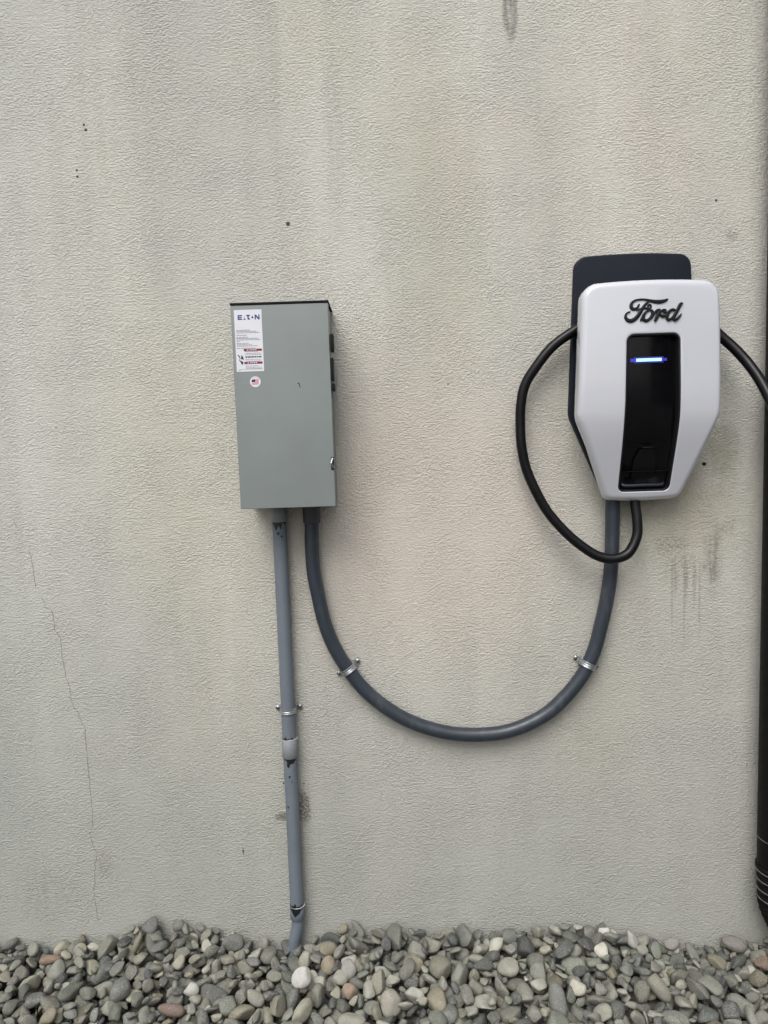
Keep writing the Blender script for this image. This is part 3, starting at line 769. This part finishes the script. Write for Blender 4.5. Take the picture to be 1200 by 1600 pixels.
# ================================================================== the charger
AX = 0.5895
ch = thing('vehicle_charger', 'white wall charger with black recess, blue light and script badge on a dark back plate', 'charger', (AX, 0, 1.13))
# back plate
PX = 0.582
plate = [(PX - .1305, 1.676), (PX + .1325, 1.676), (PX + .150, 1.325), (PX + .080, 1.160), (PX - .078, 1.160), (PX - .1465, 1.320)]
o1 = round_poly(plate, [.026, .026, .05, .02, .02, .05]); cen = o1.mean(0)
def inset(o, k):
    n = len(o); out = []
    for i in range(n):
        t = o[(i + 1) % n] - o[i - 1]; t = t / np.linalg.norm(t); nrm = np.array([t[1], -t[0]])
        out.append(o[i] + nrm * k)
    return np.array(out)
_area = sum(o1[i][0] * o1[(i + 1) % len(o1)][1] - o1[(i + 1) % len(o1)][0] * o1[i][1] for i in range(len(o1)))
SGN = 1 if _area < 0 else -1
bow = lambda p: np.array([p[0], p[1] + (0.006 * (1 - ((p[0] - PX) / .135) ** 2) if p[1] > 1.6 else 0)])
o1 = np.array([bow(p) for p in o1])
rings = []
for k, d in ((0, .001), (0, .0145), (.0008, .0165), (.0022, .0178), (.004, .018)):
    oo = inset(o1, SGN * k); rings.append([(x, -d, z) for x, z in oo])
g = Geo(); stitch(g, rings, cap0=True, cap1=True); g.build('back_plate', M['plate'], ch, ang=50)
# neck the cable is hung on
g = Geo(); ok = round_poly([(AX - .11, 1.53), (AX + .11, 1.53), (AX + .11, 1.19), (AX - .11, 1.19)], [.05] * 4)
stitch(g, [[(x, -.017, z) for x, z in ok], [(x, -.080, z) for x, z in ok]]); g.build('cable_hook', M['plate'], ch)
# shell
ZT, ZBEND, ZBOT = 1.597, 1.312, 1.1255
outl = [(AX - .1490, ZT), (AX + .1465, ZT), (AX + .1525, ZBEND), (AX + .086, ZBOT), (AX - .086, ZBOT), (AX - .1610, ZBEND)]
rec = [(AX - .0592, 1.489), (AX + .0592, 1.489), (AX + .0622, 1.308), (AX + .0600, 1.1425), (AX - .0600, 1.1425), (AX - .0622, 1.308)]
O = round_poly(outl, [.034, .034, .06, .022, .022, .06], 10, 8); O = np.array([(p[0], p[1] + (.0055 * (1 - ((p[0] - AX) / .146) ** 2) if p[1] > 1.56 else (-.004 * (1 - ((p[0] - AX) / .086) ** 2) if p[1] < 1.145 else 0))) for p in O])
Q = round_poly(rec, [.018, .018, .5, .016, .016, .5], 10, 8)
def dep(x, z):
    """how far the front stands out of the wall"""
    t = (z - ZBEND) / .022; sp = math.log1p(math.exp(min(-t, 40))) * .022       # smooth bend
    d = .1315 - sp * .36
    d -= .006 * ((x - AX) / .15) ** 2 + max(0, z - 1.44) ** 2 * .22
    return d
RB = .013
bk = lambda x, z, k: -(min(.078, dep(x, z) - .027) + k)
rings = [[(x, bk(x, z, 0), z) for x, z in inset(O, SGN * .010)], [(x, bk(x, z, .004), z) for x, z in inset(O, SGN * .004)], [(x, bk(x, z, .008), z) for x, z in inset(O, SGN * .001)]]
for s_ in (0, .33, .66):
    rings.append([(x, bk(x, z, .010) * (1 - s_) - (dep(x, z) - RB) * s_, z) for x, z in O])
for k in range(0, 9):
    a = math.pi / 2 * k / 8; ins = RB * (1 - math.cos(a)); oo = inset(O, SGN * ins)
    rings.append([(x, -(dep(x, z) - RB + RB * math.sin(a)), z) for x, z in oo])
I0 = inset(O, SGN * RB)
for k in range(1, 25):
    t = k / 24; oo = I0 * (1 - t) + Q * t; rings.append([(x, -dep(x, z), z) for x, z in oo])
for ins, dd in ((.0006, .0003), (.0012, .0010), (.0016, .0022), (.0017, .004)):
    oo = inset(Q, SGN * ins); rings.append([(x, -(dep(x, z) - dd), z) for x, z in oo])
g = Geo(); stitch(g, rings); g.build('shell', M['white'], ch, ang=60)
# rubber rim and recess
Q2 = inset(Q, SGN * .0018); rings = []
for ins, dd in ((0, .006), (0, .0025), (.0008, .0018), (.0030, .0022), (.0038, .0034), (.0042, .007), (.0055, .016)):
    oo = inset(Q2, SGN * ins); rings.append([(x, -(dep(x, z) - dd), z) for x, z in oo])
g = Geo(); stitch(g, rings); g.build('recess_rim', M['gasket'], ch, ang=60)
Q3 = inset(Q2, SGN * .0050); QC = Q3.mean(0); rings = []
def floor_d(x, z):
    d = dep(x, z) - .0155
    u = (x - AX) / .05; d += .0035 * (1 - min(1, u * u)) * (1 if z > 1.26 else max(0, 1 - (1.26 - z) / .03))
    if z < 1.262: d -= .010 * min(1, (1.262 - z) / .02) * max(0, 1 - abs(u) ** 4)
    if z < 1.172: d += .014 * min(1, (1.172 - z) / .008) * max(0, 1 - abs(u) ** 6)
    return d
cxm = AX
for k in range(0, 25):
    t = k / 24; rings.append([(AX + (x - AX) * (1 - t * .999), -floor_d(AX + (x - AX) * (1 - t * .999), z), z) for x, z in Q3])
g = Geo(); stitch(g, rings); g.build('recess_panel', M['panel'], ch, ang=60)
# holster outline inside the lower recess
def zs(y, d=.12): return float(P(1010, y, d)[2])
g = Geo()
hz0, hz1 = 1.176, 1.238
pts = [(AX - .024, hz0), (AX + .024, hz0), (AX + .021, hz0 + .040), (AX + .012, hz1), (AX - .012, hz1), (AX - .021, hz0 + .040)]
oo = round_poly(pts, [.004] * 6, 4, 1)
stitch(g, [[(x, -(floor_d(x, z) - .002), z) for x, z in oo], [(x, -(floor_d(x, z) + .004), z) for x, z in inset(oo, SGN * .001)], [(x, -(floor_d(x, z) + .005), z) for x, z in inset(oo, SGN * .003)]], cap1=True)
g.build('holster', M['socket'], ch, ang=40)
g = Geo(); g.box(AX - .011, AX + .011, -dep(AX, 1.243) + .0105, -dep(AX, 1.243) + .014, 1.2425, 1.2445, .0006); g.build('holster_lip', M['gasket'], ch)
g = Geo(); zq = 1.1575; dq = floor_d(AX, zq + .012)
tube(g, catmull([(AX - .047, -(dq + .002), zq + .004), (AX - .040, -(dq + .006), zq), (AX, -(dq + .007), zq), (AX + .040, -(dq + .006), zq), (AX + .047, -(dq + .002), zq + .004)], 6), .0042, 14)
g.build('recess_ledge', M['ledge'], ch)
# status light
zl = float(P(1016, 562, .122)[2]); lxa = float(P(995, 562, .122)[0]); lxb = float(P(1034, 562, .122)[0])
def strip(x0, x1, hgt, name, m, par, lift=.0028):
    g = Geo(); n = 12; V = []
    for i in range(n + 1):
        x = x0 + (x1 - x0) * i / n
        for z in (zl - hgt, zl + hgt): V.append((x, -(floor_d(x, z) + lift), z))
        for z in (zl + hgt, zl - hgt): V.append((x, -(floor_d(x, z) - .001), z))
    f = [(4 * i + j, 4 * i + (j + 1) % 4, 4 * i + 4 + (j + 1) % 4, 4 * i + 4 + j) for i in range(n) for j in range(4)] + [(0, 1, 2, 3), (4 * n + 3, 4 * n + 2, 4 * n + 1, 4 * n)]
    g.add(V, f); return g.build(name, m, par, smooth=False)
sl = strip(lxa, lxb, .0032, 'status_light', M['led'], ch)
strip(lxa - .012, lxa - .0004, .0034, 'light_end', M['led_dim'], sl, .0016); strip(lxb + .0004, lxb + .012, .0028, 'light_end', M['led_dim'], sl, .0016)
strip(lxa - .005, lxb + .005, .0066, 'light_glow', M['led_glow'], sl, .0008)  # blue glow around the light, made as a dim emissive plate
# script badge, stroke by stroke (units: twelfths of a photo pixel, from 970,460)
strokes = [
 [(345, 185, 24), (325, 232, 30), (285, 268, 38), (232, 272, 46), (200, 235, 48), (205, 175, 42), (250, 125, 34), (320, 98, 28), (410, 90, 27), (500, 102, 32), (590, 122, 42), (680, 136, 52), (760, 132, 52), (830, 115, 42), (880, 86, 26)],
 [(535, 132, 22), (480, 170, 34), (430, 232, 42), (385, 300, 50), (335, 380, 54), (275, 450, 56), (205, 492, 58), (135, 485, 50), (95, 435, 40), (98, 380, 30), (130, 340, 24), (178, 325, 18)],
 [(300, 302, 18), (360, 274, 24), (430, 258, 28), (500, 262, 28), (545, 262, 26), (568, 225, 26), (550, 190, 24), (515, 200, 22), (515, 235, 20)],
 [(372, 488, 28), (405, 440, 38), (432, 385, 40), (480, 325, 32), (540, 295, 30), (590, 310, 34), (596, 350, 38), (575, 410, 40), (525, 470, 42), (470, 494, 46), (425, 465, 46), (425, 410, 42), (460, 345, 34)],
 [(560, 450, 34), (600, 400, 36), (640, 340, 36), (690, 295, 36), (730, 290, 34)],
 [(728, 290, 36), (710, 340, 46), (680, 420, 48), (640, 495, 38)],
 [(690, 400, 24), (730, 340, 30), (775, 300, 34), (825, 295, 40), (832, 325, 40), (800, 345, 30)],
 [(735, 370, 26), (770, 405, 42), (815, 405, 34), (860, 385, 26)],
 [(1030, 310, 28), (985, 282, 34), (925, 305, 40), (875, 370, 46), (865, 440, 46), (900, 475, 40), (950, 450, 34), (1000, 385, 30), (1040, 320, 26)],
 [(1160, 168, 26), (1128, 175, 40), (1085, 250, 46), (1035, 340, 48), (990, 430, 46), (1005, 478, 40), (1050, 462, 34), (1100, 410, 28), (1135, 365, 18)],
]
g = Geo()
for si, s_ in enumerate(strokes):
    pts = catmull([(a, b_, w) for a, b_, w in s_], 6); path = []; rad = []
    for a, b_, w in pts:
        px_, py_ = 970 + a / 12, 460 + b_ / 12; q = P(px_, py_, .131)
        path.append((q[0], -(dep(q[0], q[2]) + .0012 + .00012 * si), q[2])); rad.append(max(w, 12) / 24 * .00139 * 1.33)
    # rounded ends
    path = [path[0]] + path + [path[-1]]; rad = [rad[0] * .3] + rad + [rad[-1] * .3]
    a = np.array(path[1]) - np.array(path[2]); path[0] = tuple(np.array(path[1]) + a / (np.linalg.norm(a) + 1e-9) * rad[1] * .7)
    a = np.array(path[-2]) - np.array(path[-3]); path[-1] = tuple(np.array(path[-2]) + a / (np.linalg.norm(a) + 1e-9) * rad[-2] * .7)
    # flat-topped section of constant thickness
    P_ = [np.array(p) for p in path]; V = []; n = len(P_)
    sec = [(-1, -.0014), (-1.0, .0006), (-.82, .0014), (-.4, .0017), (.4, .0017), (.82, .0014), (1.0, .0006), (1, -.0014)]
    for i, p in enumerate(P_):
        t = P_[min(i + 1, n - 1)] - P_[max(i - 1, 0)]; t /= (np.linalg.norm(t) + 1e-12); b_ = np.cross(t, np.array([0, -1.0, 0]))
        for w, h in sec: V.append(p + b_ * w * rad[i] + np.array([0, -h, 0]))
    k = len(sec)
    g.add(V, [(i * k + j, i * k + j + 1, (i + 1) * k + j + 1, (i + 1) * k + j) for i in range(n - 1) for j in range(k - 1)] + [tuple(range(k)), tuple(range((n - 1) * k, n * k))[::-1]])
g.build('script_badge', M['emblem'], ch, ang=40)

# ================================================================== charging cable
cpx = [(991, 755, .040), (992.5, 787, .044), (995.5, 812, .052), (995, 838, .060), (982, 864, .068), (960, 873, .070), (935, 869, .066), (910, 854, .060), (883, 831, .054), (856, 800, .048), (837, 767, .044), (822.5, 733, .040), (815, 698, .038),
       (813, 665, .036), (814, 632, .036), (821, 600, .036), (842, 567, .038), (864, 541, .038), (894, 519, .039), (930, 500, .039), (975, 487, .040), (1020, 483, .040), (1070, 490, .041), (1105, 507, .044), (1128, 527, .050),
       (1150, 547, .064), (1172, 572, .085), (1192, 602, .115), (1212, 645, .150), (1232, 710, .170), (1248, 800, .180)]
cp = [P(*q) for q in cpx]; e = cp[-1]
cp += [np.array([e[0] + .03, e[1] - .01, e[2] - .22]), np.array([e[0] + .06, e[1] - .02, e[2] - .50]), np.array([e[0] + .09, e[1] - .05, e[2] - .74]), np.array([e[0] + .13, e[1] - .10, .16]), np.array([e[0] + .24, e[1] - .22, .045]), np.array([e[0] + .50, e[1] - .5, .03]), np.array([e[0] + .9, e[1] - 1.2, .0])]
g = Geo(); tube(g, catmull(cp, 10), 0.0114, 24)
cb = g.build('charging_cable', M['cable'])
tag(cb, 'thick black charging cable looped behind the white charger and trailing off to the right', 'cable')

# ================================================================== drain pipe at the right
DR, DX, DDp = 0.052, 0.923, 0.062
zr = [float(P(1186, y, .07)[2]) for y in (1312, 1362, 1376, 1391, 1405)]
dp = thing('drain_pipe', 'thick black drain pipe standing against the wall at the right edge, with ribbed foot', 'drain pipe', (DX, -DDp, .1))
g = Geo(); revolve(g, [(DR, 3.5), (DR, zr[0]), (DR - .001, zr[1])], DX, -DDp, 64); g.build('pipe', M['drain'], dp)
for i, z in enumerate(zr):
    rr = [DR + .0008, DR + .0035, DR + .0022, DR + .0006, DR - .001][i]
    g = Geo(); n = 64; pts = [(DX + rr * math.cos(a), -DDp + rr * math.sin(a), z) for a in np.linspace(0, 2 * math.pi, n + 1)]
    tube(g, pts, .0011 if i else .0008, 8, cap=False); g.build('rim', M['drain_rim'], dp)
g = Geo(); prof = [(DR, zr[1] + .012), (DR + .003, zr[1] + .008), (DR + .003, zr[1] - .002)]
for i in range(1, 5): prof += [(DR - .004 - .001 * i, (zr[i - 1] + zr[i]) / 2 if i > 1 else zr[1] - .008), (DR + .002 - .001 * i, zr[i])]
revolve(g, prof, DX, -DDp, 64); g.build('adapter', M['drain'], dp)
path = catmull([(DX, -DDp, zr[4] + .006), (DX + .004, -DDp, zr[4] - .02), (DX + .016, -DDp - .002, zr[4] - .05), (DX + .035, -DDp - .006, zr[4] - .09), (DX + .06, -DDp - .02, zr[4] - .14), (DX + .10, -DDp - .05, zr[4] - .19), (DX + .2, -DDp - .12, zr[4] - .24)], 22)
rad = [DR - .004 + .0038 * math.cos(i * 2 * math.pi / 8) for i in range(len(path))]
g = Geo(); tube(g, path, rad, 48); g.build('ribbed_hose', M['drain'], dp, ang=80)

# ================================================================== unseen house added to reflect in the gloss and block light from the right
hb = thing('reflection_house', 'added house out of view, put in to reflect in the white charger', 'house', (8.4, -8.0, 0))
hm = mat('dark_timber', srgb(52, 56, 56), 0.85); rm = mat('roof_tile', srgb(70, 66, 64), 0.8); gm = mat('window_glass', (0.02, 0.025, 0.03), 0.08); fm = mat('window_frame', srgb(190, 190, 188), 0.5)  # house walls kept dark so their edge shows in the reflection
g = Geo(); g.box(5.4, 12.3, -14, -8, -.05, 3.1); g.build('wall', hm, hb, smooth=False)
g = Geo(); g.add([(5.05, -7.5, 3.05), (12.7, -7.5, 3.05), (12.7, -11, 5.2), (5.05, -11, 5.2), (12.7, -14.5, 3.05), (5.05, -14.5, 3.05), (5.05, -7.5, 2.9), (12.7, -7.5, 2.9), (12.7, -14.5, 2.9), (5.05, -14.5, 2.9)],
                 [(0, 1, 2, 3), (3, 2, 4, 5), (0, 6, 7, 1), (4, 8, 9, 5), (1, 7, 8, 4, 2), (0, 3, 5, 9, 6), (6, 9, 8, 7)]); g.build('roof', rm, hb, smooth=False)
for x in (6.0, 9.2):
    g = Geo(); g.box(x, x + 1.3, -7.99, -7.95, .9, 2.2, .01); w_ = g.build('window', fm, hb); g = Geo(); g.box(x + .07, x + 1.23, -7.946, -7.94, .97, 2.13); g.build('pane', gm, w_, smooth=False)
